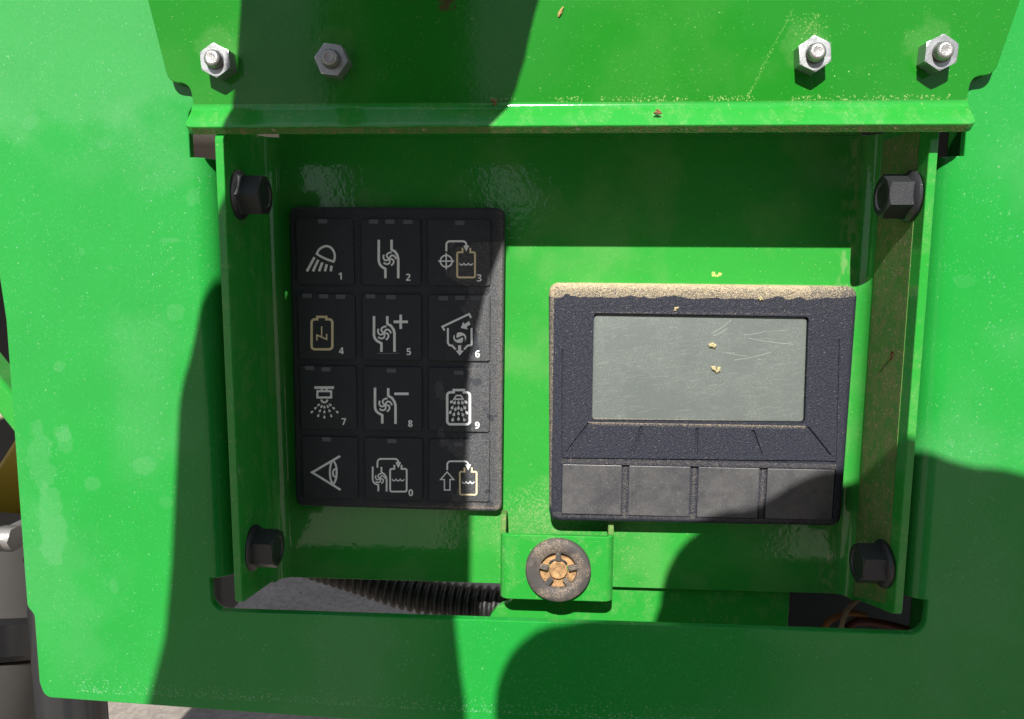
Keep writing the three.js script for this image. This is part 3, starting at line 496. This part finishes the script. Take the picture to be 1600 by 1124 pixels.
  const smap = new THREE.CanvasTexture(c2); smap.colorSpace = THREE.SRGBColorSpace; smap.repeat.set(1000 / (sx1 - sx0), 1000 / (sy1 - sy0)); smap.offset.set(-sx0 / (sx1 - sx0), -sy0 / (sy1 - sy0));
  M.screen = new THREE.MeshPhysicalMaterial({ map: smap, roughness: 0.42, clearcoat: 0.6, clearcoatRoughness: 0.16 });
  part(du, 'screen', sheet(rounded([[13.35, -54.55], [85.6, -53.95], [84.8, -17.75], [13.25, -17.35]], 1.4), zf - 2.9, zf - 1.3, 0.5, 3, 6), M.screen);
  // soft keys
  const keyMap = (() => { const n = 512, o = new Uint8Array(n * n * 4); for (let j = 0; j < n; j++) for (let i = 0; i < n; i++) { const u = i / n, v = j / n, g = wrapN(u, v, 250, 24) * .6 + wrapN(u, v, 128, 3) * .4, q = wrapN(u, v, 9, 9) * .6 + wrapN(u, v, 26, 2) * .4, f = .12 + .25 * (q - .3) + .2 * (g - .5) + (g > .86 ? .5 : 0), k = (j * n + i) * 4; for (let c = 0; c < 3; c++) o[k + c] = toByte([.03, .031, .036][c] * (1 - f) + [.2, .19, .175][c] * f); o[k + 3] = 255; } const t_ = dataTexture(o, n, n, true, true); t_.repeat.set(1000 / 52, 1000 / 52); return t_; })();
  M.softKey = new THREE.MeshPhysicalMaterial({ map: keyMap, roughness: 0.52, roughnessMap: wearRough, bumpMap: fineGrain, bumpScale: 0.00004, specularIntensity: 1 });
  for (const [a, b] of [[3.35, 24.2], [26.6, 47.8], [50.5, 71.4], [74.0, 96.85]]) {
    const g = box(a, b, -88.35, -70.2, zf - 1.1, zf - 0.12, 0.42, 4);
    part(du, 'soft_key', g, M.softKey);
  }
}

// ------------------------------------------------------------------ clip bracket below
{
  const cb = thing('clip_bracket', 'small bright green folded bracket holding a round black push clip', 'clip bracket', [2, -119.5, BZ]);
  const z1 = -21, xl = -18.4, xr = 22.1, r = 3.4, t = 2.0;
  const prof = [[xl, BZ + 0.1], [xl, z1 - r], ...arc(xl + r, z1 - r, r, Math.PI, Math.PI / 2, 8), ...arc(xr - r, z1 - r, r, Math.PI / 2, 0, 8), [xr, BZ + 0.1], [xr - t, BZ + 0.1], ...arc(xr - r, z1 - r, r - t, 0, Math.PI / 2, 6), ...arc(xl + r, z1 - r, r - t, Math.PI / 2, Math.PI, 6), [xl + t, BZ + 0.1]].reverse();
  part(cb, 'bracket_body', prismY(prof, -120.3, -96.2, 0.3), M.greenPlain);
  // the sides rise above the front as small ears, welded to the plate behind
  part(cb, 'ear', prismX(rounded([[-BZ - 0.1, -97], [-BZ - 0.1, -90.3], [25.5, -90.3], [23, -95.8], [23, -97.5]], 0.8), xl, xl + t, 0.3), M.greenDusty);
  part(cb, 'ear', prismX(rounded([[-BZ - 0.1, -97], [-BZ - 0.1, -91.5], [26.5, -91.5], [24, -95.8], [24, -97.5]], 0.8), xr - t, xr, 0.3), M.greenDusty);
  const tan = M.rustDust = new THREE.MeshStandardMaterial({ roughness: 0.95, bumpMap: fineGrain, bumpScale: 0.0003, map: (() => { const n = 256, o = new Uint8Array(n * n * 4); for (let j = 0; j < n; j++) for (let i = 0; i < n; i++) { const u = i / n, v = j / n, g = wrapN(u, v, 100, 4), q = wrapN(u, v, 16, 9), k = (j * n + i) * 4, s = .75 + .5 * (q - .5) + .35 * (g - .5) - (g < .12 ? .4 : 0); o[k] = toByte(.45 * s); o[k + 1] = toByte(.26 * s); o[k + 2] = toByte(.115 * s); o[k + 3] = 255; } const t_ = dataTexture(o, n, n, true, true); t_.repeat.set(1000 / 18, 1000 / 18); return t_; })() });
  const clipMap = (() => { const n = 512, o = new Uint8Array(n * n * 4); for (let j = 0; j < n; j++) for (let i = 0; i < n; i++) { const u = i / n, v = j / n, g = wrapN(u, v, 128, 24), h = wrapN(u, v, 250, 3), q = wrapN(u, v, 6, 9) * .6 + wrapN(u, v, 14, 2) * .4, f = .10 + .75 * sm(.42, .72, q) * sm(.35, .75, g * .6 + h * .4), k = (j * n + i) * 4; for (let c = 0; c < 3; c++) o[k + c] = toByte([.028, .028, .031][c] * (1 - f) + [.26, .195, .14][c] * f); o[k + 3] = 255; } const t_ = dataTexture(o, n, n, true, true); t_.repeat.set(1000 / 26, 1000 / 26); return t_; })();
  M.clip = new THREE.MeshPhysicalMaterial({ map: clipMap, roughness: 0.6, bumpMap: fineGrain, bumpScale: 0.0001 });
  const cx = 2.4, cy = -108.4, R = 11.6, ri = 6.5, z0 = z1 - 0.4;
  const lat = (pts, m, name, parent, seg = 64) => part(parent, name, toCreasedNormals(clean(new THREE.LatheGeometry(pts.map(([a, b]) => new THREE.Vector2(a, b)), seg).rotateX(Math.PI / 2).translate(cx, cy, 0)), 0.6), m);
  const clip = lat([[ri, z0], [R, z0], [R, z0 + 2.0], [R - 0.5, z0 + 2.7], [R - 1.4, z0 + 3.0], [ri + 1.0, z0 + 2.8], [ri + .3, z0 + 2.5], [ri, z0 + 2.0], [ri, z0]], M.clip, 'push_clip', cb);
  lat([[0, z0 + 0.2], [ri + .1, z0 + 0.2], [ri + .1, z0 + 0.5], [3.6, z0 + 0.6], [3.5, z0 + 0.3], [0, z0 + 0.3]], tan, 'dust_fill', clip);
  for (const a of [90, 14, 166, -52, -128]) { const g = new RoundedBoxGeometry(3.4, 1.9, 1.2, 2, 0.3).translate(ri - 1.2, 0, 0).rotateZ(a * Math.PI / 180).translate(cx, cy, z0 + 1.9); part(clip, 'tooth', g, M.clip); }
  const stud = lat([[0, z0], [3.3, z0], [3.35, z0 + 1.4], [3.0, z0 + 1.9], [2.4, z0 + 1.7], [0, z0 + 1.5]], tan, 'stud', clip, 32);
  stud.userData.label = 'rusty stud in the middle of the clip';
  part(clip, 'gap', new THREE.TorusGeometry(3.6, 0.45, 8, 20, 1.9).rotateZ(0.62).translate(cx, cy, z0 + 0.75), M.blackOxide);
}

// ------------------------------------------------------------------ behind the lower gap
{
  const sp = thing('support_plate', 'green support plate behind the lower gap with a rusty slanted end', 'plate', [40, -165, -38]);
  const q = (x, y) => { const p = P(x, y, -34.2); return [p.x, p.y]; };
  part(sp, 'plate', sheet(rounded([q(765, 965), q(776, 950), q(806, 936), [-14, -110], [88, -110], [88, -165], [-26, -165]], [1, 3, 3, 1, 1, 1, 1]), -37.2, -34.2, 0.3), M.greenPlain);
}
{ // corrugated hose
  const pts = [[470, 872, -72], [560, 900, -66], [640, 926, -62], [720, 940, -60], [800, 948, -58], [900, 950, -60], [1000, 940, -70]].map(([x, y, z]) => P(x, y, z));
  const curve = new THREE.CatmullRomCurve3(pts), n = 420, m = 22, fr = curve.computeFrenetFrames(n, false), pos = [], idx = [], len = curve.getLength();
  for (let i = 0; i <= n; i++) {
    const s = curve.getPointAt(i / n), ph = (i / n) * len / 3.5, r = 7.0 + 0.75 * Math.tanh(2.2 * Math.sin(ph * Math.PI * 2));
    for (let j = 0; j <= m; j++) { const a = j / m * Math.PI * 2; const v = s.clone().addScaledVector(fr.normals[i], Math.cos(a) * r).addScaledVector(fr.binormals[i], Math.sin(a) * r); pos.push(v.x, v.y, v.z); }
  }
  for (let i = 0; i < n; i++) for (let j = 0; j < m; j++) { const a = i * (m + 1) + j, b = a + m + 1; idx.push(a, b, a + 1, b, b + 1, a + 1); }
  const g = new THREE.BufferGeometry(); g.setAttribute('position', new THREE.Float32BufferAttribute(pos, 3)); g.setIndex(idx); g.computeVertexNormals(); g.setAttribute('uv', new THREE.Float32BufferAttribute(new Float32Array(pos.length / 3 * 2), 2));
  M.hose = new THREE.MeshPhysicalMaterial({ color: new THREE.Color(0.016, 0.015, 0.0145), roughness: 0.55, roughnessMap: wearRough, bumpMap: fineGrain, bumpScale: 0.0002 });
  const h = thing('corrugated_hose', 'black corrugated cable hose running behind the lower gap', 'hose', [0, -130, -64]);
  part(h, 'hose', g, M.hose);
}
{ // dark housing and wires behind the right side
  const bx = thing('wiring_enclosure', 'grey steel wiring enclosure, open towards the panel, behind the right end of the opening', 'enclosure', [150, -180, -130]);
  M.steelGrey = new THREE.MeshStandardMaterial({ color: new THREE.Color(0.13, 0.13, 0.128), roughness: 0.7, bumpMap: fineGrain, bumpScale: 0.0001 });
  part(bx, 'back', box(62, 240, -180, 130, -194, -190, 1), M.steelGrey);
  part(bx, 'side', box(62, 66, -180, 130, -189.9, -42, 1), M.steelGrey); part(bx, 'side', box(236, 240, -180, 130, -189.9, -80, 1), M.steelGrey);
  part(bx, 'floor', box(66.1, 235.9, -180, -176, -189.9, -42, 1), M.steelGrey); part(bx, 'roof', box(66.1, 235.9, 126, 130, -189.9, -42, 1), M.steelGrey);
  const relay = thing('relay_block', 'small black relay block inside the wiring enclosure', 'relay', [150, -120, -189]);
  part(relay, 'case', box(120, 180, -120, -60, -189, -150, 4, 3), M.blackOxide);
  const wire = (name, label, pts, r, col) => { const w = new THREE.Mesh(); const c = new THREE.CatmullRomCurve3(pts.map(([x, y, z]) => P(x, y, z))); const t = thing(name, label, 'wire', [c.points[0].x, c.points[0].y, c.points[0].z]); part(t, 'insulation', new THREE.TubeGeometry(c, 60, r, 10), new THREE.MeshStandardMaterial({ color: col, roughness: 0.6 })); };
  wire('wire', 'thin tan wire curving down in the dark gap at the right', [[1362, 905, -44], [1350, 930, -44], [1328, 948, -43], [1316, 975, -42], [1314, 1010, -44]], 1.0, new THREE.Color(0.2, 0.14, 0.08));
  wire('wire', 'orange wire bent behind the lower right gap', [[1285, 1010, -45], [1292, 975, -45], [1312, 962, -45], [1330, 958, -45.5], [1352, 962, -46]], 1.3, new THREE.Color(0.2, 0.07, 0.015));
  wire('wire', 'dark red wire lying low in the lower right gap', [[1320, 985, -45], [1340, 972, -45], [1375, 974, -45], [1420, 985, -45]], 1.6, new THREE.Color(0.08, 0.012, 0.01));
}

// ------------------------------------------------------------------ beyond the panel's left edge
{
  const zc = -150;
  const fh = thing('filter_housing', 'grey upright filter housing with a black collar beside the panel', 'filter', [-345, -560, zc]);
  M.greyPlastic = new THREE.MeshPhysicalMaterial({ color: new THREE.Color(0.085, 0.08, 0.075), roughness: 0.5, roughnessMap: wearRough });
  M.blackGloss = new THREE.MeshPhysicalMaterial({ color: new THREE.Color(0.02, 0.02, 0.021), roughness: 0.28, roughnessMap: wearRough });
  // the right edge of the housing shows at these pixels
  const E = (x, y) => P(x, y, zc); const rim = E(60, 1080), top = E(0, 880), col0 = E(54, 976), col1 = E(56, 1032);
  const ax = rim.x - 78, lat = (pts, m, name) => part(fh, name, toCreasedNormals(clean(new THREE.LatheGeometry(pts.map(([a, b]) => new THREE.Vector2(a, b)), 72).translate(0, -rim.y, 0).rotateX(-0.42).translate(ax, rim.y, zc)), 0.6), m);
  lat([[0, -560], [70, -560], [77, -545], [78, col1.y - 3], [74, col1.y], [0, col1.y]], M.greyPlastic, 'bowl');
  lat([[0, col1.y - 1], [80, col1.y - 1], [82.5, col1.y + 2], [83, col0.y - 3], [80, col0.y], [0, col0.y]], M.blackGloss, 'collar');
  lat([[0, col0.y - 1], [76, col0.y - 1], [72, col0.y + 6], [60, top.y + 10], [52, top.y + 22], [0, top.y + 22]], M.greyPlastic, 'cap');
}
{
  const ph = thing('hose_pipe', 'black rubber pipe standing behind the panel corner', 'pipe', [-245, -HEIGHT * 1000, -120]);
  const a = P(66, 1110, -120), b = P(160, 1110, -120), r = (b.x - a.x) / 2, x = (a.x + b.x) / 2;
  part(ph, 'pipe', new THREE.CylinderGeometry(r, r, HEIGHT * 1000 - 150, 40).translate(x, -(HEIGHT * 1000 + 150) / 2, -120), M.blackGloss);
}
{
  const arm = thing('boom_arm', 'yellow painted steel arm behind the panel edge', 'arm', [-360, -150, -240]);
  const a = P(-60, 905, -240), b = P(34, 760, -240);
  M.yellow = new THREE.MeshPhysicalMaterial({ color: new THREE.Color(0.5, 0.33, 0.015), roughness: 0.4 });
  const g = new RoundedBoxGeometry(a.distanceTo(b) + 200, 30, 40, 3, 4).rotateZ(Math.atan2(b.y - a.y, b.x - a.x)).translate((a.x + b.x) / 2, (a.y + b.y) / 2 - 4, -240);
  part(arm, 'arm', g, M.yellow);
  const nb = P(28, 842, -110);
  part(arm, 'bolt_head', new THREE.CylinderGeometry(6.5, 6.5, 8, 6).rotateZ(Math.PI / 2).translate(nb.x - 5, nb.y, -110), M.stud);
  part(arm, 'bolt_shank', new THREE.CylinderGeometry(4, 4, 160, 16).rotateX(Math.PI / 2).translate(nb.x - 9, nb.y, -180), M.zinc);
  const gb = thing('green_strut', 'bright green strut slanting behind the panel edge', 'strut', [-240, -80, -50]);
  const p0 = P(-70, 500, -50), p1 = P(60, 662, -50);
  part(gb, 'strut', new RoundedBoxGeometry(p0.distanceTo(p1) + 30, 10, 12, 3, 2).rotateZ(Math.atan2(p1.y - p0.y, p1.x - p0.x)).translate((p0.x + p1.x) / 2, (p0.y + p1.y) / 2 - 3, -50), M.greenPlain);
  const cbl = thing('cable', 'pale cable crossing behind the panel edge under the green strut', 'cable', [-230, -65, -52]);
  part(cbl, 'insulation', new THREE.TubeGeometry(new THREE.CatmullRomCurve3([P(-90, 668, -52), P(-20, 656, -52), P(12, 646, -52), P(70, 636, -52)]), 40, 1.9, 12), new THREE.MeshStandardMaterial({ color: new THREE.Color(0.27, 0.255, 0.155), roughness: 0.6 }));
  const cow = thing('side_cowl', 'black sheet metal cowl above and beside the panel edge', 'cowl', [-520, -70, -60]);
  part(cow, 'skin', box(-900, -250, -70, 300, -75, -60, 5), M.frameSteel);
  part(cow, 'bracket', box(-420, -360, 100, 140, -400, -70, 3), M.frameSteel);
  const cw = thing('machine_wall', 'dark steel wall of the machine frame behind the panel edge', 'wall', [-520, -HEIGHT * 1000, -420]);
  part(cw, 'sheet', box(-1100, -300, -330, 200, -440, -400, 4), M.frameSteel);
  part(cw, 'leg', box(-880, -840, -HEIGHT * 1000, -325, -436, -404, 3), M.frameSteel);
}

// ------------------------------------------------------------------ bits of chaff and grit big enough to see
{
  const straw = new THREE.MeshStandardMaterial({ color: new THREE.Color(0.32, 0.225, 0.075), roughness: 0.9 }), brown = new THREE.MeshStandardMaterial({ color: new THREE.Color(0.2, 0.1, 0.045), roughness: 0.9 }), pale = new THREE.MeshStandardMaterial({ color: new THREE.Color(0.36, 0.31, 0.17), roughness: 0.95 });
  const husk = (px, py, z, len, wid, ang, mat, label, lift = 0.5) => {
    const p = P(px, py, z), list = [];
    for (let n = 0; n < (mat === straw ? 1 : 6); n++) {
      const g = new THREE.IcosahedronGeometry(1, 2), a = g.attributes.position, big = mat === straw ? 1 : rr(0.35, 0.65), o = mat === straw ? [0, 0] : [rr(-.35, .35) * len, rr(-.35, .35) * wid];
      for (let i = 0; i < a.count; i++) { const s = 0.65 + 0.7 * vn(a.getX(i) * 2.3 + px + n * 9, a.getY(i) * 2.3 + py + a.getZ(i) * 2); a.setXYZ(i, a.getX(i) * s * big * len / 2, a.getY(i) * s * big * wid / 2 * (1 - 0.35 * a.getX(i)), a.getZ(i) * s * lift); }
      g.computeVertexNormals(); g.rotateZ(n * 1.1).translate(o[0], o[1], 0); list.push(g);
    }
    const g = join(list); g.rotateZ(ang).translate(p.x, p.y, z + lift * 0.6);
    const t = thing('chaff_flake', label, 'chaff', [p.x, p.y, z]); part(t, 'husk', g, mat);
  };
  husk(876, 19, 3.9, 3.0, 0.9, 1.0, straw, 'straw coloured seed husk stuck to the upper plate');
  husk(772, 160, 5.0, 1.6, 2.2, 0.2, brown, 'brown crumb on the fold of the lip', 0.7);
  husk(1027, 175, 8.2, 2.0, 1.3, 0.1, brown, 'flat tan flake on the face of the lip');
  husk(1113, 538, -22.8, 1.9, 2.6, 1.2, pale, 'upper yellow crumb on the screen', 0.6);
  husk(1119, 576, -22.8, 1.7, 2.7, 1.3, pale, 'lower yellow crumb on the screen', 0.6);
  husk(1188, 467, -21.5, 1.3, 1.6, 0.6, pale, 'small yellow crumb on the bezel above the screen', 0.5);
  husk(1057, 483, -21.5, 1.6, 1.0, 0.4, pale, 'pale crumb at the upper edge of the screen', 0.4);
  // twig on the dusty side flange
  const tw = thing('twig_bit', 'tiny brown twig stuck on the dusty side flange', 'twig', [107, -33, -6]);
  part(tw, 'stem', new THREE.TubeGeometry(new THREE.CatmullRomCurve3([P(1394, 551, -8), P(1393, 558, -10), P(1391, 564, -12)]), 12, 0.45, 8), brown);
}

// ------------------------------------------------------------------ the photographer, whose arms shade the panel
{
  const k = 0.82, sx = -0.075, shade = (x, y, z) => new THREE.Vector3(x + sx * z, y + k * z, z);     // where a shadow point of the panel is cast from, at distance z
  const seg = []; // [a, ra, b, rb, smooth]
  const trunk = [], cap = (a, ra, b, rb) => seg.push([a, ra, b, rb]), far = (a, ra, b, rb) => trunk.push([a, ra, b, rb]);
  const V = (x, y, z) => new THREE.Vector3(x, y, z);
  const armL = [[-42, 96, 112, 40], [-51, 73, 120, 43], [-60.5, 34, 145, 38.2], [-64.5, 0, 172, 34.5], [-74, -36, 205, 42], [-77.5, -62, 228, 45.5], [-80, -106, 262, 47.5], [-81, -152, 300, 53], [-95, -215, 380, 58]].map(([x, y, z, r]) => [shade(x, y, z), r]);
  for (let i = 0; i < armL.length - 1; i++) cap(armL[i][0], armL[i][1], armL[i + 1][0], armL[i + 1][1]);
  const shL = V(-115, -40, 480), shR = V(275, -40, 480);
  far(armL[armL.length - 1][0], 58, shL, 66);
  // right hand and forearm
  const hR = [[80, -126, 245, 45], [101, -106, 250, 41.5], [136, -131, 262, 53], [150, -180, 300, 58]].map(([x, y, z, r]) => [shade(x, y, z), r]);
  cap(hR[0][0], 46, hR[1][0], 41.5); cap(hR[1][0], 41.5, hR[2][0], 53); cap(hR[0][0], 46, hR[2][0], 53); cap(hR[2][0], 53, hR[3][0], 58); far(hR[3][0], 58, V(290, 0, 440), 62); far(V(290, 0, 440), 62, shR, 68);
  cap(shade(7, -151, 288), 25.5, shade(64, -147, 290), 33); cap(shade(64, -147, 290), 33, hR[2][0], 50); cap(shade(64, -101, 245), 26, hR[0][0], 45); cap(shade(64, -101, 245), 26, shade(75, -135, 250), 38); cap(shade(9, -156, 288), 26, shade(60, -190, 300), 45); cap(shade(60, -190, 300), 45, hR[3][0], 55);
  // trunk, neck, head, legs
  far(shL, 70, shR, 70); far(V(80, -45, 440), 150, V(60, -440, 520), 155); far(V(95, 0, 590), 58, V(100, 110, 585), 55); far(V(102, 155, 580), 78, V(102, 200, 595), 82);
  for (const s of [-1, 1]) { far(V(60 + s * 95, -440, 540), 92, V(s * 110, -800, 610), 66); far(V(s * 110, -800, 610), 64, V(s * 115, -1170, 650), 46); far(V(s * 115, -1205, 660), 44, V(s * 125, -1215, 540), 34); }
  const p = new THREE.Vector3(), ab = new THREE.Vector3(), d = new THREE.Vector3();
  const solid = (list, mid, half, N, soft, colour) => { // one smooth surface round a list of tapered limbs
    const mc = new MarchingCubes(N, new THREE.MeshBasicMaterial(), false, false, 400000); mc.isolation = 0;
    for (let z = 0; z < N; z++) for (let y = 0; y < N; y++) for (let x = 0; x < N; x++) {
      p.set(x - N / 2, y - N / 2, z - N / 2).multiplyScalar(2 * half / N).add(mid); let m = 1e9;
      for (const [a, ra, b, rb] of list) { ab.subVectors(b, a); d.subVectors(p, a); const t = Math.min(1, Math.max(0, d.dot(ab) / Math.max(ab.lengthSq(), 1e-6))), v = d.addScaledVector(ab, -t).length() - (ra + (rb - ra) * t); const h = soft ? Math.max(0, soft - Math.abs(m - v)) / soft : 0; m = Math.min(m, v) - h * h * soft / 4; }
      mc.field[x + y * N + z * N * N] = -m;
    }
    mc.update(); const n = mc.count, g = new THREE.BufferGeometry();
    g.setAttribute('position', new THREE.BufferAttribute(mc.positionArray.slice(0, n * 3), 3)); g.setAttribute('normal', new THREE.BufferAttribute(mc.normalArray.slice(0, n * 3), 3)); g.setAttribute('uv', new THREE.BufferAttribute(new Float32Array(n * 2), 2));
    g.setAttribute('color', new THREE.BufferAttribute(new Float32Array(n * 3).map((_, i) => colour[i % 3]), 3));
    return g.scale(half, half, half).translate(mid.x, mid.y, mid.z);
  };
  const cloth = [0.05, 0.055, 0.07], skin = [0.36, 0.2, 0.13];
  const hand = [], w = shade(-42, 96, 112), pc = V(w.x + 6, w.y + 42, w.z - 16); // left hand, fingers curled forward
  hand.push([w, 30, pc, 27], [pc, 27, V(pc.x + 14, pc.y + 22, pc.z - 4), 20], [pc, 27, V(pc.x - 16, pc.y + 20, pc.z - 4), 20]);
  [[-28, 78], [-9, 86], [10, 84], [28, 74]].forEach(([fx, fl]) => { const b = V(pc.x + fx, pc.y + 28, pc.z - 4), m = V(pc.x + fx * 1.1, pc.y + 28 + fl * 0.45, pc.z - 12), e = V(pc.x + fx * 1.1, pc.y + 28 + fl * 0.55, pc.z - 36), t = V(pc.x + fx * 1.05, pc.y + 28 + fl * 0.38, pc.z - 52); hand.push([b, 9.5, m, 9], [m, 9, e, 8.5], [e, 8.5, t, 7.5]); });
  { const b = V(pc.x + 26, pc.y - 6, pc.z - 8), m = V(pc.x + 46, pc.y + 16, pc.z - 26), t = V(pc.x + 50, pc.y + 36, pc.z - 44); hand.push([b, 12, m, 10.5], [m, 10.5, t, 8.5]); }
  const hc = V(102, 180, 590), face = [[V(hc.x, hc.y - 70, hc.z), 52, V(hc.x, hc.y - 20, hc.z - 12), 62], [V(hc.x, hc.y + 14, hc.z + 8), 82, V(hc.x, hc.y + 20, hc.z + 14), 84], [V(hc.x, hc.y - 58, hc.z - 32), 26, V(hc.x, hc.y - 40, hc.z - 40), 30], [V(hc.x, hc.y + 6, hc.z - 72), 8, V(hc.x, hc.y - 18, hc.z - 86), 12]];
  for (const e of [-1, 1]) face.push([V(hc.x + e * 80, hc.y + 8, hc.z + 10), 12, V(hc.x + e * 80, hc.y - 18, hc.z + 6), 9]);
  const man = thing('person', 'person in dark work clothes standing before the panel with both arms raised', 'person', [0, -HEIGHT * 1000, 600]);
  const g = mergeGeometries([solid(trunk, V(20, -500, 560), 800, 100, 30, cloth), solid(seg, V(20, 130, 255), 225, 100, 0, cloth), solid(hand, V(pc.x + 8, pc.y + 18, pc.z - 15), 105, 56, 8, skin), solid(face, hc, 140, 52, 18, skin)]);
  g.translate(0, HEIGHT * 1000, -600).scale(0.001, 0.001, 0.001);
  const body = new THREE.Mesh(g, new THREE.MeshStandardMaterial({ vertexColors: true, roughness: 0.85 })); body.name = 'body'; body.castShadow = body.receiveShadow = true; man.add(body);
  part(man, 'cap', new THREE.SphereGeometry(96, 32, 16, 0, Math.PI * 2, 0, Math.PI * 0.47).scale(0.98, 0.95, 1.05).translate(hc.x, hc.y + 24, hc.z + 10), new THREE.MeshStandardMaterial({ color: new THREE.Color(0.02, 0.07, 0.025), roughness: 0.9, side: THREE.DoubleSide }));
}

scene.traverse((o) => { if (o.userData.base) delete o.userData.base; });
renderer.render(scene, camera);
